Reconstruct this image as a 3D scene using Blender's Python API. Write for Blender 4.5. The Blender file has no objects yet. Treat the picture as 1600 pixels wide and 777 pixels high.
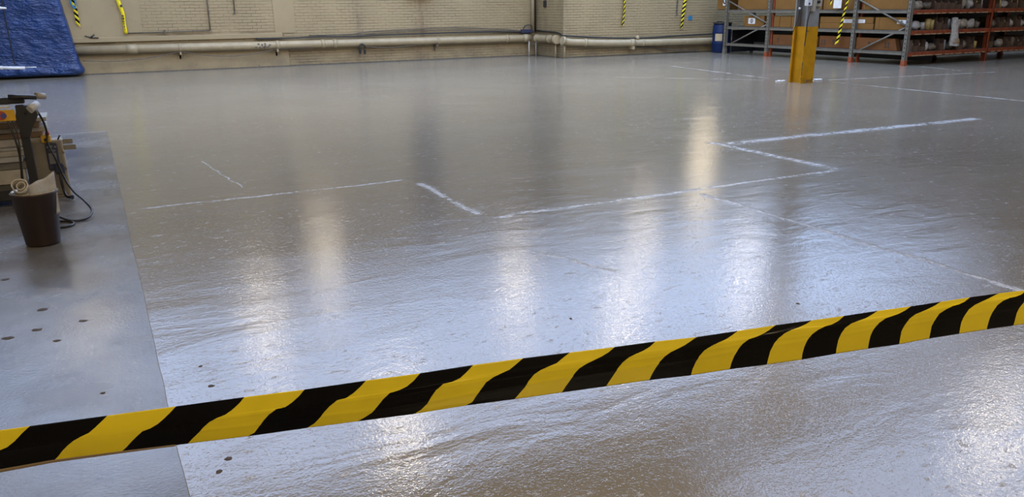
import bpy, math, random
from mathutils import Vector, Matrix, noise
random.seed(7)
SC = bpy.context.scene
COL = SC.collection

# ---------------------------------------------------------------- camera
cam = bpy.data.cameras.new('camera')
cam.lens = 1228 / 1600 * 36
cam.sensor_width = 36
cam.clip_end = 200
cam.clip_start = 0.05
camo = bpy.data.objects.new('camera', cam)
COL.objects.link(camo)
_p, _r, _y = math.radians(17.22), math.radians(-0.6), math.radians(27.5)
_x = Vector((1, 0, 0)); _u = Vector((0, math.sin(_p), math.cos(_p))); _w = Vector((0, math.cos(_p), -math.sin(_p)))
_x, _u = math.cos(_r) * _x + math.sin(_r) * _u, -math.sin(_r) * _x + math.cos(_r) * _u
_rot = Matrix.Rotation(-_y, 3, 'Z')
_x, _u, _w = _rot @ _x, _rot @ _u, _rot @ _w
_m = Matrix((_x, _u, -_w)).transposed().to_4x4()
_m.translation = (0, 0, 1.5)
camo.matrix_world = _m
SC.camera = camo

# ---------------------------------------------------------------- sky, light, exposure
wd = bpy.data.worlds.new('overcast_sky')
SC.world = wd
wd.use_nodes = True
bg = wd.node_tree.nodes['Background']
bg.inputs['Color'].default_value = (0.475, 0.65, 1.02, 1)
bg.inputs['Strength'].default_value = 4.8
SKYLIGHTS = [(-3.5, 22.0, 11.3, 20.4), (7.5, 17.5, 4.8, 8.8)]
for (x0, x1, y0, y1) in SKYLIGHTS:                      # portals guide the sampling of the sky through the roof openings
    L = bpy.data.lights.new('skylight_portal', 'AREA')
    L.shape = 'RECTANGLE'; L.size = x1 - x0; L.size_y = y1 - y0
    L.cycles.is_portal = True
    o = bpy.data.objects.new('skylight_portal', L)
    o.location = ((x0 + x1) / 2, (y0 + y1) / 2, 6.3)
    COL.objects.link(o)
for i, (x, y) in enumerate([(-8, -5), (0, -5), (8, -5), (17, -4), (26, -3), (-8, 2.5), (0.5, 2.2), (26, 3)]):   # added warm fill lights out of view, to brighten tape and walls
    L = bpy.data.lights.new('fill_light', 'AREA')
    L.shape = 'RECTANGLE'; L.size = 4.0; L.size_y = 1.2
    L.color = (1.0, .80, .54); L.energy = 330 if y < 0 and -2 < x < 10 else 120
    o = bpy.data.objects.new('fill_light', L); o.location = (x, y, 5.9)
    COL.objects.link(o)
for x in (-1.5, 5.0, 11.5):                              # added warm fill lights turned to the back wall, unseen in the floor
    L = bpy.data.lights.new('wall_fill_light', 'AREA')
    L.shape = 'RECTANGLE'; L.size = 1.2; L.size_y = .5
    L.color = (1.0, .74, .42); L.energy = 110
    o = bpy.data.objects.new('wall_fill_light', L); o.location = (x, 11.0, 5.85); o.rotation_euler = (math.radians(66), 0, 0)
    COL.objects.link(o)
vs = SC.view_settings
vs.view_transform = 'Standard'; vs.look = 'None'; vs.gamma = 1; vs.exposure = 0.0
vs.use_curve_mapping = False

# ---------------------------------------------------------------- helpers: nodes
class NT:
    def __init__(s, name):
        s.mat = bpy.data.materials.new(name); s.mat.use_nodes = True
        s.t = s.mat.node_tree; s.b = s.t.nodes['Principled BSDF']
        s._pos = None
    def n(s, typ, **kw):
        nd = s.t.nodes.new(typ)
        for k, v in kw.items(): setattr(nd, k, v)
        return nd
    def set(s, sock, v):
        if hasattr(v, 'is_output') or isinstance(v, bpy.types.NodeSocket): s.t.links.new(v, sock)
        else:
            if isinstance(v, (tuple, list)) and len(v) == 3 and sock.type == 'RGBA': v = (*v, 1)
            sock.default_value = v
    def math(s, op, a, b=0.0, c=0.0, clamp=False):
        nd = s.n('ShaderNodeMath', operation=op, use_clamp=clamp)
        s.set(nd.inputs[0], a); s.set(nd.inputs[1], b); s.set(nd.inputs[2], c)
        return nd.outputs[0]
    def pos(s):
        if s._pos is None:
            s._pos = s.n('ShaderNodeTexCoord').outputs['Object']
        return s._pos
    def mapped(s, scale=(1, 1, 1), loc=(0, 0, 0), rot=(0, 0, 0)):
        m = s.n('ShaderNodeMapping'); s.set(m.inputs['Vector'], s.pos())
        m.inputs['Scale'].default_value = scale; m.inputs['Location'].default_value = loc; m.inputs['Rotation'].default_value = rot
        return m.outputs[0]
    def noise(s, scale, detail=3, rough=0.5, vec=None, dist=0.0):
        nd = s.n('ShaderNodeTexNoise')
        s.set(nd.inputs['Vector'], vec if vec is not None else s.pos())
        nd.inputs['Scale'].default_value = scale; nd.inputs['Detail'].default_value = detail
        nd.inputs['Roughness'].default_value = rough; nd.inputs['Distortion'].default_value = dist
        return nd.outputs['Fac']
    def ramp(s, f, lo, hi, a=0.0, b=1.0):
        nd = s.n('ShaderNodeMapRange'); nd.clamp = True; nd.interpolation_type = 'SMOOTHSTEP'
        s.set(nd.inputs[0], f); nd.inputs[1].default_value = lo; nd.inputs[2].default_value = hi
        nd.inputs[3].default_value = a; nd.inputs[4].default_value = b
        return nd.outputs[0]
    def mix(s, f, a, b):
        nd = s.n('ShaderNodeMix', data_type='RGBA')
        s.set(nd.inputs['Factor'], f); s.set(nd.inputs[6], a); s.set(nd.inputs[7], b)
        return nd.outputs[2]
    def bump(s, h, strength, dist, normal=None):
        nd = s.n('ShaderNodeBump'); nd.inputs['Strength'].default_value = strength; nd.inputs['Distance'].default_value = dist
        s.set(nd.inputs['Height'], h)
        if normal is not None: s.set(nd.inputs['Normal'], normal)
        return nd.outputs[0]
    def xyz(s):
        nd = s.n('ShaderNodeSeparateXYZ'); s.set(nd.inputs[0], s.pos()); return nd.outputs

def mat(name, c, rough=0.5, metal=0.0, var=0.12, scale=6.0, spec=0.5, bump=0.0, bscale=60, trans=0.0, alpha=1.0):
    k = NT(name)
    n1 = k.noise(scale, 4, 0.6)
    f = k.ramp(n1, 0.3, 0.7)
    k.set(k.b.inputs['Base Color'], k.mix(f, tuple(v * (1 - var) for v in c), tuple(min(1, v * (1 + var)) for v in c)))
    k.b.inputs['Roughness'].default_value = rough
    k.b.inputs['Metallic'].default_value = metal
    k.b.inputs['Specular IOR Level'].default_value = spec
    k.b.inputs['Transmission Weight'].default_value = trans
    k.b.inputs['Alpha'].default_value = alpha
    if bump:
        k.set(k.b.inputs['Normal'], k.bump(k.noise(bscale, 3), bump, 0.01))
    return k.mat

def emit(name, c, strength):
    k = NT(name)
    k.b.inputs['Base Color'].default_value = (*c, 1)
    k.b.inputs['Emission Color'].default_value = (*c, 1)
    k.b.inputs['Emission Strength'].default_value = strength
    return k.mat

# ---------------------------------------------------------------- helpers: meshes
class MB:
    def __init__(s): s.v = []; s.f = []; s.m = []; s.sm = []
    def add(s, vs, fs, mi=0, smooth=False):
        b = len(s.v); s.v += [tuple(v) for v in vs]
        for f in fs: s.f.append([b + i for i in f]); s.m.append(mi); s.sm.append(smooth)
        return s
    def box(s, x0, x1, y0, y1, z0, z1, mi=0, rot=None, bev=0.0):
        if x0 > x1: x0, x1 = x1, x0
        if y0 > y1: y0, y1 = y1, y0
        c = Vector(((x0 + x1) / 2, (y0 + y1) / 2, (z0 + z1) / 2))
        hx, hy, hz = (x1 - x0) / 2, (y1 - y0) / 2, (z1 - z0) / 2
        if bev > 0:
            b = min(bev, hx * .9, hy * .9, hz * .9); vs = []; ids = {}
            for sx in (-1, 1):
                for sy in (-1, 1):
                    for sz in (-1, 1):
                        for a in range(3):
                            p = [sx * (hx - b), sy * (hy - b), sz * (hz - b)]
                            p[a] = (sx * hx, sy * hy, sz * hz)[a]
                            ids[(sx, sy, sz, a)] = len(vs); vs.append(Vector(p))
            fs = []
            for a in range(3):
                o1, o2 = (a + 1) % 3, (a + 2) % 3
                for sg in (-1, 1):
                    q = []
                    for (u, w) in ((-1, -1), (1, -1), (1, 1), (-1, 1)):
                        k = [0, 0, 0]; k[a] = sg; k[o1] = u; k[o2] = w; q.append(ids[(*k, a)])
                    fs.append(q if sg > 0 else q[::-1])
                for u in (-1, 1):
                    for w in (-1, 1):                   # edge along axis a
                        def key(t, ax):
                            k = [0, 0, 0]; k[a] = t; k[o1] = u; k[o2] = w; return ids[(*k, ax)]
                        q = [key(-1, o1), key(1, o1), key(1, o2), key(-1, o2)]
                        fs.append(q if u * w > 0 else q[::-1])
            for sx in (-1, 1):
                for sy in (-1, 1):
                    for sz in (-1, 1):
                        q = [ids[(sx, sy, sz, a)] for a in range(3)]
                        fs.append(q if sx * sy * sz > 0 else q[::-1])
        else:
            vs = [Vector((sx * hx, sy * hy, sz * hz)) for sz in (-1, 1) for sy in (-1, 1) for sx in (-1, 1)]
            fs = [(0, 2, 3, 1), (4, 5, 7, 6), (0, 1, 5, 4), (2, 6, 7, 3), (0, 4, 6, 2), (1, 3, 7, 5)]
        if rot is not None: vs = [rot @ v for v in vs]
        return s.add([v + c for v in vs], fs, mi)
    def tube(s, pts, r, n=8, mi=0, cap=True, smooth=True):
        pts = [Vector(p) for p in pts]; rs = r if isinstance(r, (list, tuple)) else [r] * len(pts)
        vs = []; fs = []; prev = None
        for i, p in enumerate(pts):
            t = (pts[min(i + 1, len(pts) - 1)] - pts[max(i - 1, 0)]).normalized()
            if prev is None:
                a = Vector((0, 0, 1)) if abs(t.z) < .9 else Vector((1, 0, 0))
                u = t.cross(a).normalized()
            else:
                u = (prev - t * prev.dot(t)).normalized()
            prev = u; w = t.cross(u)
            for k in range(n):
                an = 2 * math.pi * k / n
                vs.append(p + (u * math.cos(an) + w * math.sin(an)) * rs[i])
        for i in range(len(pts) - 1):
            for k in range(n):
                a, b = i * n + k, i * n + (k + 1) % n
                fs.append((a, b, b + n, a + n))
        s.add(vs, fs, mi, smooth)
        if cap:
            b = len(s.v) - len(vs)
            for base, rev in ((0, True), ((len(pts) - 1) * n, False)):
                q = [b + base + k for k in range(n)]
                s.f.append(q[::-1] if rev else q); s.m.append(mi); s.sm.append(False)
        return s
    def lathe(s, c, prof, n=24, mi=0, smooth=True, wob=None):
        vs = []; fs = []
        for (r, z) in prof:
            for k in range(n):
                a = 2 * math.pi * k / n
                rr = r * (1 + (wob(a, z) if wob else 0))
                vs.append((c[0] + rr * math.cos(a), c[1] + rr * math.sin(a), c[2] + z))
        for i in range(len(prof) - 1):
            for k in range(n):
                a, b = i * n + k, i * n + (k + 1) % n
                fs.append((a, b, b + n, a + n))
        return s.add(vs, fs, mi, smooth)
    def grid(s, rows, mi=0, smooth=True):
        w = len(rows[0]); vs = [p for r in rows for p in r]; fs = []
        for i in range(len(rows) - 1):
            for j in range(w - 1):
                a = i * w + j; fs.append((a, a + 1, a + w + 1, a + w))
        return s.add(vs, fs, mi, smooth)
    def blob(s, c, r, seed=0, amp=0.25, mi=0, n=10):
        vs = []; fs = []
        for i in range(n + 1):
            th = math.pi * i / n
            for k in range(n + 2):
                ph = 2 * math.pi * k / (n + 2)
                d = Vector((math.sin(th) * math.cos(ph), math.sin(th) * math.sin(ph), math.cos(th)))
                q = 1 + amp * noise.noise(d * 1.7 + Vector((seed * 3.1, seed, -seed * 1.7))) + amp * .5 * noise.noise(d * 4 + Vector((seed, 9, 1)))
                vs.append(Vector(c) + Vector((d.x * r[0], d.y * r[1], d.z * r[2])) * q)
        w = n + 2
        for i in range(n):
            for k in range(w):
                a, b = i * w + k, i * w + (k + 1) % w
                fs.append((a, a + w, b + w, b))
        return s.add(vs, fs, mi, True)
    def build(s, name, mats, parent=None, loc=None):
        me = bpy.data.meshes.new(name)
        if not isinstance(mats, (list, tuple)): mats = [mats]
        org = Vector((0, 0, 0))
        if parent is not None: org = world_loc(parent)
        elif loc is not None: org = Vector(loc)
        me.from_pydata([Vector(v) - org for v in s.v], [], s.f)
        for m in mats: me.materials.append(m)
        me.polygons.foreach_set('material_index', s.m)
        me.polygons.foreach_set('use_smooth', s.sm)
        me.update()
        o = bpy.data.objects.new(name, me)
        COL.objects.link(o)
        if parent is not None: o.parent = parent
        elif loc is not None: o.location = loc
        return o

def world_loc(o):
    v = Vector((0, 0, 0))
    while o is not None: v += o.location; o = o.parent
    return v
def tag(o, label, cat, group=None, kind=None):
    o['label'] = label
    if cat: o['category'] = cat
    if group: o['group'] = group
    if kind: o['kind'] = kind
    return o
def thing(name, label, cat, loc, group=None):
    o = bpy.data.objects.new(name, None); COL.objects.link(o); o.location = loc
    o.empty_display_size = 0.1
    return tag(o, label, cat, group)
def struct(o): o['kind'] = 'structure'; return o
def smooth_path(P, k=6):
    P = [Vector(p) for p in P]; Q = [2 * P[0] - P[1]] + P + [2 * P[-1] - P[-2]]; out = []
    for i in range(len(P) - 1):
        a, b, c, d = Q[i:i + 4]
        for t in range(k):
            t /= k
            out.append(.5 * ((2 * b) + (c - a) * t + (2 * a - 5 * b + 4 * c - d) * t * t + (3 * b - a - 3 * c + d) * t ** 3))
    return out + [P[-1]]
ORD = ['first', 'second', 'third', 'fourth', 'fifth', 'sixth', 'seventh', 'eighth', 'ninth', 'tenth', 'eleventh', 'twelfth', 'thirteenth', 'fourteenth']

# ---------------------------------------------------------------- materials
def mat_wall(name, cream, mortar):
    k = NT(name); X, Y, Z = k.xyz()
    big = k.noise(0.7, 4, 0.6)
    fine = k.noise(9, 5, 0.65)
    c = k.mix(k.ramp(big, .35, .65), tuple(v * .88 for v in cream), cream)
    if mortar:                                              # joints: grimy where the paint is thin, painted over elsewhere
        c = k.mix(k.ramp(k.noise(1.1, 3, .6), .42, .6), c, mortar)
    c = k.mix(k.ramp(fine, .58, .75, 0, .35), c, (.17, .13, .085))
    c = k.mix(k.ramp(k.noise(3.7, 3, .7), .70, .74, 0, .6), c, (.10, .075, .05))
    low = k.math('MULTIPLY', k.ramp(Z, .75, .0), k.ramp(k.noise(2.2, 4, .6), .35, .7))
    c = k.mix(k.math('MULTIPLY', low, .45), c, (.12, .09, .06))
    # rust run below the old down pipe and grime in the inner corner
    def streak(x, w, col, amt, c):
        d = k.math('ABSOLUTE', k.math('SUBTRACT', X, x))
        m = k.math('MULTIPLY', k.ramp(d, w, 0), k.ramp(k.noise(5, 4, .6, k.mapped((1, 1, .25))), .35, .65))
        return k.mix(k.math('MULTIPLY', m, amt), c, col)
    c = streak(8.55, .5, (.16, .10, .055), .6, c)
    c = streak(6.7, .22, (.14, .10, .07), .45, c)
    c = streak(12.2, .5, (.09, .07, .05), .3, c)
    k.set(k.b.inputs['Base Color'], c)
    k.b.inputs['Roughness'].default_value = .6
    k.set(k.b.inputs['Normal'], k.bump(k.noise(25, 4, .6), .35, .006))
    return k.mat

GRID_LINES = [  # joints of the slab below, where the coating has cracked: (x0,y0,x1,y1,width)
    (0.15, 6.68, 2.42, 6.62, .030), (2.42, 6.50, 2.43, 5.10, .045), (2.43, 5.06, 6.10, 4.98, .040),
    (4.30, 4.95, 4.28, 1.8, .035), (6.07, 6.85, 6.05, 4.93, .085), (6.1, 6.60, 10.4, 6.40, .13),
    (12.9, 16.1, 12.42, 12.6, .05), (12.42, 12.6, 12.3, 11.6, .05), (12.8, 11.1, 12.72, 7.0, .05),
    (17.8, 13.4, 17.2, 11.2, .05), (0.85, 8.64, 1.03, 7.0, .013), (2.30, 4.25, 2.58, 3.5, .022),
    (9.6, 14.6, 12.1, 11.9, .03), (13.0, 11.3, 17.5, 10.6, .05)]

def mat_coating():
    k = NT('grey_floor_coating')
    big = k.noise(.35, 4, .6); med = k.noise(1.3, 4, .6, k.mapped((1, 1.5, 1), rot=(0, 0, .5)))
    c = k.mix(k.ramp(big, .3, .7), (.243, .213, .164), (.275, .244, .188))
    c = k.mix(k.ramp(med, .35, .72, 0, .4), c, (.232, .202, .154))
    # cracked joints: bared concrete, with their sky reflection painted in as pale tone
    sx = k.n('ShaderNodeSeparateXYZ')
    wob = k.n('ShaderNodeTexNoise'); wob.inputs['Scale'].default_value = 3.0; wob.inputs['Detail'].default_value = 4
    k.set(wob.inputs['Vector'], k.pos())
    vsub = k.n('ShaderNodeVectorMath', operation='SUBTRACT'); k.set(vsub.inputs[0], wob.outputs['Color']); vsub.inputs[1].default_value = (.5, .5, .5)
    vsc = k.n('ShaderNodeVectorMath', operation='SCALE'); k.set(vsc.inputs[0], vsub.outputs[0]); vsc.inputs['Scale'].default_value = .12
    vad = k.n('ShaderNodeVectorMath', operation='ADD'); k.set(vad.inputs[0], k.pos()); k.set(vad.inputs[1], vsc.outputs[0])
    k.set(sx.inputs[0], vad.outputs[0])
    px, py = sx.outputs[0], sx.outputs[1]
    tot = None
    for (x0, y0, x1, y1, w) in GRID_LINES:
        L = math.hypot(x1 - x0, y1 - y0); ux, uy = (x1 - x0) / L, (y1 - y0) / L
        dx = k.math('SUBTRACT', px, x0); dy = k.math('SUBTRACT', py, y0)
        t = k.math('MULTIPLY_ADD', dx, ux, k.math('MULTIPLY', dy, uy))
        s_ = k.math('ABSOLUTE', k.math('SUBTRACT', k.math('MULTIPLY', dx, uy), k.math('MULTIPLY', dy, ux)))
        ex = k.math('ABSOLUTE', k.math('SUBTRACT', t, L / 2))
        m = k.math('MULTIPLY', k.ramp(s_, w * 1.5, w * .1), k.ramp(ex, L / 2, L / 2 - .12))
        tot = m if tot is None else k.math('MAXIMUM', tot, m)
    brk = k.ramp(k.math('ADD', k.noise(17, 5, .75), k.math('MULTIPLY', k.noise(2.3, 2), .5)), .66, .84)
    core = k.ramp(tot, .55, .95)
    line = k.math('MULTIPLY', k.math('MAXIMUM', core, k.math('MULTIPLY', tot, k.ramp(k.noise(40, 4, .7), .5, .62))), k.math('MULTIPLY_ADD', brk, .9, .1))
    # flecks of lifted coating, stretched by the trowel; caught sky light painted in pale
    fl = k.ramp(k.noise(11, 5, .72, k.mapped((1, 1.7, 1), rot=(0, 0, -.35))), .615, .67)
    fleck = k.math('MULTIPLY', fl, .55)
    mark = k.math('MAXIMUM', line, fleck)
    c = k.mix(k.math('MULTIPLY', mark, .75), c, (.62, .61, .60))
    k.set(k.b.inputs['Base Color'], c)
    r = k.ramp(k.noise(.8, 5, .62, k.mapped((1, 1.8, 1), rot=(0, 0, .35))), .3, .7, .07, .13)
    k.set(k.b.inputs['Roughness'], k.math('MULTIPLY_ADD', mark, .15, r))
    k.b.inputs['Specular IOR Level'].default_value = .8
    trow = k.noise(1.6, 3, .55, k.mapped((1, 2.4, 1), rot=(0, 0, .45)), .6)
    grain = k.noise(95, 2, .6)
    grain2 = k.noise(36, 3, .6)
    pit = k.ramp(k.noise(70, 2, .5), .6, .7)
    n1 = k.bump(k.math('MULTIPLY', trow, k.ramp(k.noise(.45, 2), .38, .62, .35, 1.15)), .15, .035)
    n2 = k.bump(k.math('ADD', grain2, k.math('MULTIPLY', pit, .35)), .22, .0040, n1)
    n3 = k.bump(grain, .34, .0021, n2)
    n4 = k.bump(mark, .35, .004, n3)
    k.set(k.b.inputs['Normal'], n4)
    return k.mat

def mat_concrete():
    k = NT('bare_concrete')
    c = k.mix(k.ramp(k.noise(.9, 5, .62), .3, .7), (.125, .118, .108), (.205, .195, .182))
    c = k.mix(k.ramp(k.noise(3.5, 5, .7, k.mapped((2.2, .6, 1))), .5, .72, 0, .55), c, (.10, .095, .088))
    c = k.mix(k.ramp(k.noise(22, 4, .7), .62, .72, 0, .5), c, (.28, .27, .255))
    k.set(k.b.inputs['Base Color'], c)
    k.set(k.b.inputs['Roughness'], k.ramp(k.noise(2.0, 4, .6), .3, .7, .16, .30))
    n1 = k.bump(k.noise(1.5, 3), .2, .02)
    k.set(k.b.inputs['Normal'], k.bump(k.noise(70, 3, .6), .3, .004, n1))
    return k.mat

M = {}
M['wall'] = mat_wall('cream_painted_masonry', (.325, .25, .132), (.185, .135, .07))
M['brick'] = mat_wall('cream_painted_brick', (.325, .25, .132), None)
M['coat'] = mat_coating()
M['concrete'] = mat_concrete()
M['dark_roof'] = mat('dull_roof_sheeting', (.13, .13, .135), .7)
M['hall'] = mat('plain_hall_paint', (.42, .38, .31), .7)
M['rust_iron'] = mat('brown_rusty_iron', (.06, .045, .035), .7)
M['pipe'] = mat('cream_pipe_paint', (.34, .272, .16), .42, var=.10, scale=5)
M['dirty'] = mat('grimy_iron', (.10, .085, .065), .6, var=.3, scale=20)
M['black'] = mat('black_rubber', (.014, .014, .015), .45)
M['blackmetal'] = mat('black_painted_steel', (.018, .018, .02), .4)
M['white'] = mat('white_plastic', (.58, .58, .57), .35)
M['white_dirty'] = mat('off_white_boards', (.46, .435, .39), .5, var=.2)
M['brown_board'] = mat('brown_boards', (.22, .145, .085), .6)
M['grey_board'] = mat('grey_boards', (.22, .21, .20), .5)
M['rackgrey'] = mat('grey_rack_paint', (.155, .138, .105), .45, var=.12, scale=10)
M['deck'] = mat('dusty_rack_decking', (.05, .05, .048), .7)
M['orange'] = mat('worn_orange_rack_paint', (.22, .042, .012), .5, var=.3, scale=9)
M['orange_foot'] = mat('orange_foot_paint', (.28, .065, .02), .5)
M['carton'] = mat('brown_cardboard', (.195, .098, .027), .9, spec=.15, var=.08, scale=3)
M['carton2'] = mat('reddish_cardboard', (.145, .06, .02), .9, spec=.15, var=.1, scale=3)
M['carton_dark'] = mat('dark_bin_cardboard', (.095, .055, .032), .8, var=.25, scale=7)
M['tape_seam'] = mat('brown_packing_tape', (.12, .062, .02), .35)
M['ink'] = mat('black_print', (.03, .022, .018), .7)
M['label'] = mat('white_paper_label', (.66, .64, .60), .7)
M['tan_label'] = mat('tan_paper_label', (.42, .33, .19), .7)
M['bagwhite'] = mat('cloudy_plastic_bag', (.33, .29, .225), .3, var=.3, scale=18)
M['bagclear'] = mat('hazy_clear_bag', (.42, .39, .345), .22, var=.2, scale=15)
M['greybag'] = mat('grey_packed_parts', (.16, .13, .095), .5, var=.4, scale=16)
M['yellowish'] = mat('pale_yellow_rolls', (.46, .33, .11), .5, var=.2, scale=12)
M['tan'] = mat('tan_rolls', (.27, .18, .10), .6, var=.2, scale=12)
M['yellow'] = mat('scuffed_yellow_paint', (.43, .20, .001), .6, spec=.2, var=.12, scale=5)
M['colgrey'] = mat('grey_steel_paint', (.19, .185, .17), .5, var=.15, scale=4)
M['drum'] = mat('blue_plastic_drum', (.005, .017, .07), .5, spec=.25)
def mat_tarp():
    k = NT('blue_polythene_tarpaulin')
    k.set(k.b.inputs['Base Color'], k.mix(k.ramp(k.noise(3, 4, .6), .3, .7), (.005, .026, .10), (.008, .038, .145)))
    k.b.inputs['Roughness'].default_value = .38
    r1 = k.math('ABSOLUTE', k.math('SUBTRACT', k.noise(1.0, 3, .6, k.mapped((5, 5, 13), rot=(0, .25, 0))), .5))
    r2 = k.math('ABSOLUTE', k.math('SUBTRACT', k.noise(1.0, 3, .6, k.mapped((3, 3, 6), rot=(0, -.5, 0))), .5))
    n1 = k.bump(r2, .8, .10)
    k.set(k.b.inputs['Normal'], k.bump(r1, .8, .05, n1))
    return k.mat
M['tarp'] = mat_tarp()
M['bin'] = mat('brown_wastebasket_plastic', (.036, .022, .018), .4)
M['sheet'] = mat('thin_white_sheet', (.40, .405, .42), .45, var=.15, scale=14)
M['boxgrey'] = mat('beige_grey_enclosure', (.20, .18, .145), .45)
M['boxlight'] = mat('pale_beige_side', (.34, .30, .235), .45)
M['navy'] = mat('dark_blue_plug', (.03, .035, .07), .4)
M['screen'] = mat('grey_display', (.20, .20, .21), .2)
M['amber'] = mat('amber_yellow_plastic', (.66, .37, .02), .4)
M['emblem_red'] = mat('red_emblem', (.42, .07, .04), .5)
M['emblem_blue'] = mat('blue_emblem', (.06, .07, .30), .5)
M['tape_yellow'] = mat('glossy_yellow_tape', (.74, .585, .022), .2, var=.05, scale=8, spec=.35)
M['tape_black'] = mat('glossy_black_tape', (.0035, .0035, .004), .2, var=.3, scale=8, spec=.12)
M['tape_rim'] = mat('folded_tape_rim', (.22, .16, .09), .3)
M['strap'] = mat('blue_strap', (.02, .17, .33), .5)
M['chip'] = mat('dark_floor_chip', (.085, .065, .05), .8, var=.3, scale=40)
M['flake'] = mat('white_plaster_flakes', (.66, .66, .66), .7)
M['lamp_glow'] = emit('warm_lamp_glow', (1.0, .85, .62), 46.0)
M['window_glow'] = emit('warm_window_glow', (1.0, .77, .46), 1.9)

# ================================================================ the hall
YB, YP, XP = 21.85, 20.25, 12.30        # back wall, pier wall, their return
fl = struct(MB().box(-12, 32, -8, 22, -.30, -.001).build('floor', M['concrete']))
c = MB()
ys = [-8 + i * .12 for i in range(int(19.4 / .12) + 1)]
edge = [(.075 - .004 * (y - 5) * .3 + (.008 * noise.noise((y * 1.9, 3, 0))) + .005 * noise.noise((y * 9, 1, 0)), y) for y in ys]
edge[-1] = (edge[-1][0], 11.40)
vs = []; fs = []
for (x, y) in edge: vs += [(x, y, 0), (32, y, 0), (x - .002, y, -.001)]
for i in range(len(edge) - 1):
    a = 3 * i; fs += [(a, a + 1, a + 4, a + 3), (a + 2, a, a + 3, a + 5)]
c.add(vs, fs)
xs = [-12 + i * .14 for i in range(int(12.0 / .14) + 1)] + [edge[-1][0]]
vs = []; fs = []
for x in xs:
    y = 11.40 + .02 * noise.noise((x * 1.7, 7, 0)) + .014 * noise.noise((x * 8, 2, 0))
    if x == xs[-1]: y = 11.40
    vs += [(x, y, 0), (x, 22, 0), (x, y - .002, -.001)]
for i in range(len(xs) - 1):
    a = 3 * i; fs += [(a, a + 3, a + 4, a + 1), (a + 2, a + 5, a + 3, a)]
c.add(vs, fs)
c.add([(xs[-1], 11.40, 0), (32, 11.40, 0), (32, 22, 0), (xs[-1], 22, 0)], [(0, 1, 2, 3)])
co = struct(c.build('floor_coating', M['coat'], fl))
chips = [(-.62, 5.21, .05, .02), (-.41, 4.55, .055, .022), (-.42, 4.25, .05, .02), (-.54, 4.20, .06, .02), (-.22, 4.27, .045, .018), (-.33, 4.05, .035, .016),
         (.25, 3.20, .03, .012), (.235, 3.42, .017, .009), (1.94, 3.10, .016, .010), (.225, 2.59, .026, .014), (.185, 2.52, .022, .012), (3.08, 2.70, .02, .009), (-.15, 3.35, .02, .01), (-.72, 3.7, .02, .012)]
for i, (x, y, a, b) in enumerate(chips):
    z = 0.0 if x > .08 else -.001
    vs = [(x, y, z + .0035)]; N = 12
    for rr, zz in ((.62, .003), (1.0, .0006)):
        for k in range(N):
            t = 2 * math.pi * k / N; q = rr * (1 + .45 * noise.noise((math.cos(t) * 1.5 + i * 3, math.sin(t) * 1.5, i)))
            dx, dy = a * .5 * q * math.cos(t), b * 1.0 * q * math.sin(t)
            vs.append((x + dx * .89 + dy * .46, y - dx * .46 + dy * .89, z + zz))
    fs = [(0, 1 + k, 1 + (k + 1) % N) for k in range(N)] + [(1 + k, 1 + N + k, 1 + N + (k + 1) % N, 1 + (k + 1) % N) for k in range(N)]
    MB().add(vs, fs, 0, True).build('floor_chip', M['chip'], fl)

wb = struct(MB().box(-12, XP + .2, YB, YB + .4, -.3, 6.4).build('wall_back', M['wall']))
wp = struct(MB().box(XP, 32, YP, YB + .4, -.3, 6.4).build('wall_pier', M['wall']))
struct(MB().box(-12.4, -12, -8, YB + .4, -.3, 6.4).build('wall_left', M['hall']))
struct(MB().box(32, 32.4, -8, YB + .4, -.3, 6.4).build('wall_right', M['hall']))
struct(MB().box(-12, 32, -8.4, -8, -.3, 6.4).build('wall_front', M['hall']))
ce = MB()
s1, s2 = SKYLIGHTS
for b in ((-12, 32, -8, s2[2]), (-12, s2[0], s2[2], s2[3]), (s2[1], 32, s2[2], s2[3]), (-12, 32, s2[3], s1[2]),
          (-12, s1[0], s1[2], s1[3]), (s1[1], 32, s1[2], s1[3]), (-12, 32, s1[3], 22.2)):
    ce.box(*b, 6.1, 6.4)
struct(ce.build('ceiling', M['dark_roof']))
for i, (x0, x1, y0, y1) in enumerate(SKYLIGHTS):            # glazing bars of the roof lights
    w = MB()
    x = x0 + 2.4
    while x < x1: w.box(x - .03, x + .03, y0, y1, 6.12, 6.2); x += 2.4
    w.box(x0, x1, (y0 + y1) / 2 - .05, (y0 + y1) / 2 + .05, 6.12, 6.22)
    struct(w.build('window_%d' % (i + 1), M['dark_roof']))
w = struct(MB().box(17.15, 17.25, YP - .05, YP, 2.6, 5.8).box(18.3, 18.4, YP - .05, YP, 2.6, 5.8).box(17.25, 18.3, YP - .05, YP, 2.6, 2.7)
           .box(17.25, 18.3, YP - .05, YP, 5.7, 5.8).box(17.25, 18.3, YP - .05, YP, 4.15, 4.25).build('window_3', M['colgrey']))
MB().box(17.25, 18.3, YP - .02, YP - .002, 2.7, 4.15).build('pane', M['window_glow'], w)
MB().box(17.25, 18.3, YP - .02, YP - .002, 4.25, 5.7).build('pane', M['window_glow'], w)
struct(MB().box(-12, 4.72, YB - .05, YB, 0, .46).build('trim_1', M['brick']))       # rendered plinth under the long pipe
struct(MB().box(-12, 4.60, YB - .06, YB, .74, .86, bev=.01).build('trim_2', M['brick']))
struct(MB().box(8.15, 8.85, YB - .25, YB, 1.80, 6.1).build('trim_3', M['rust_iron']))
struct(MB().box(4.25, 4.65, YB - .18, YB, 3.0, 6.1).build('trim_4', M['rust_iron']))

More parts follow.
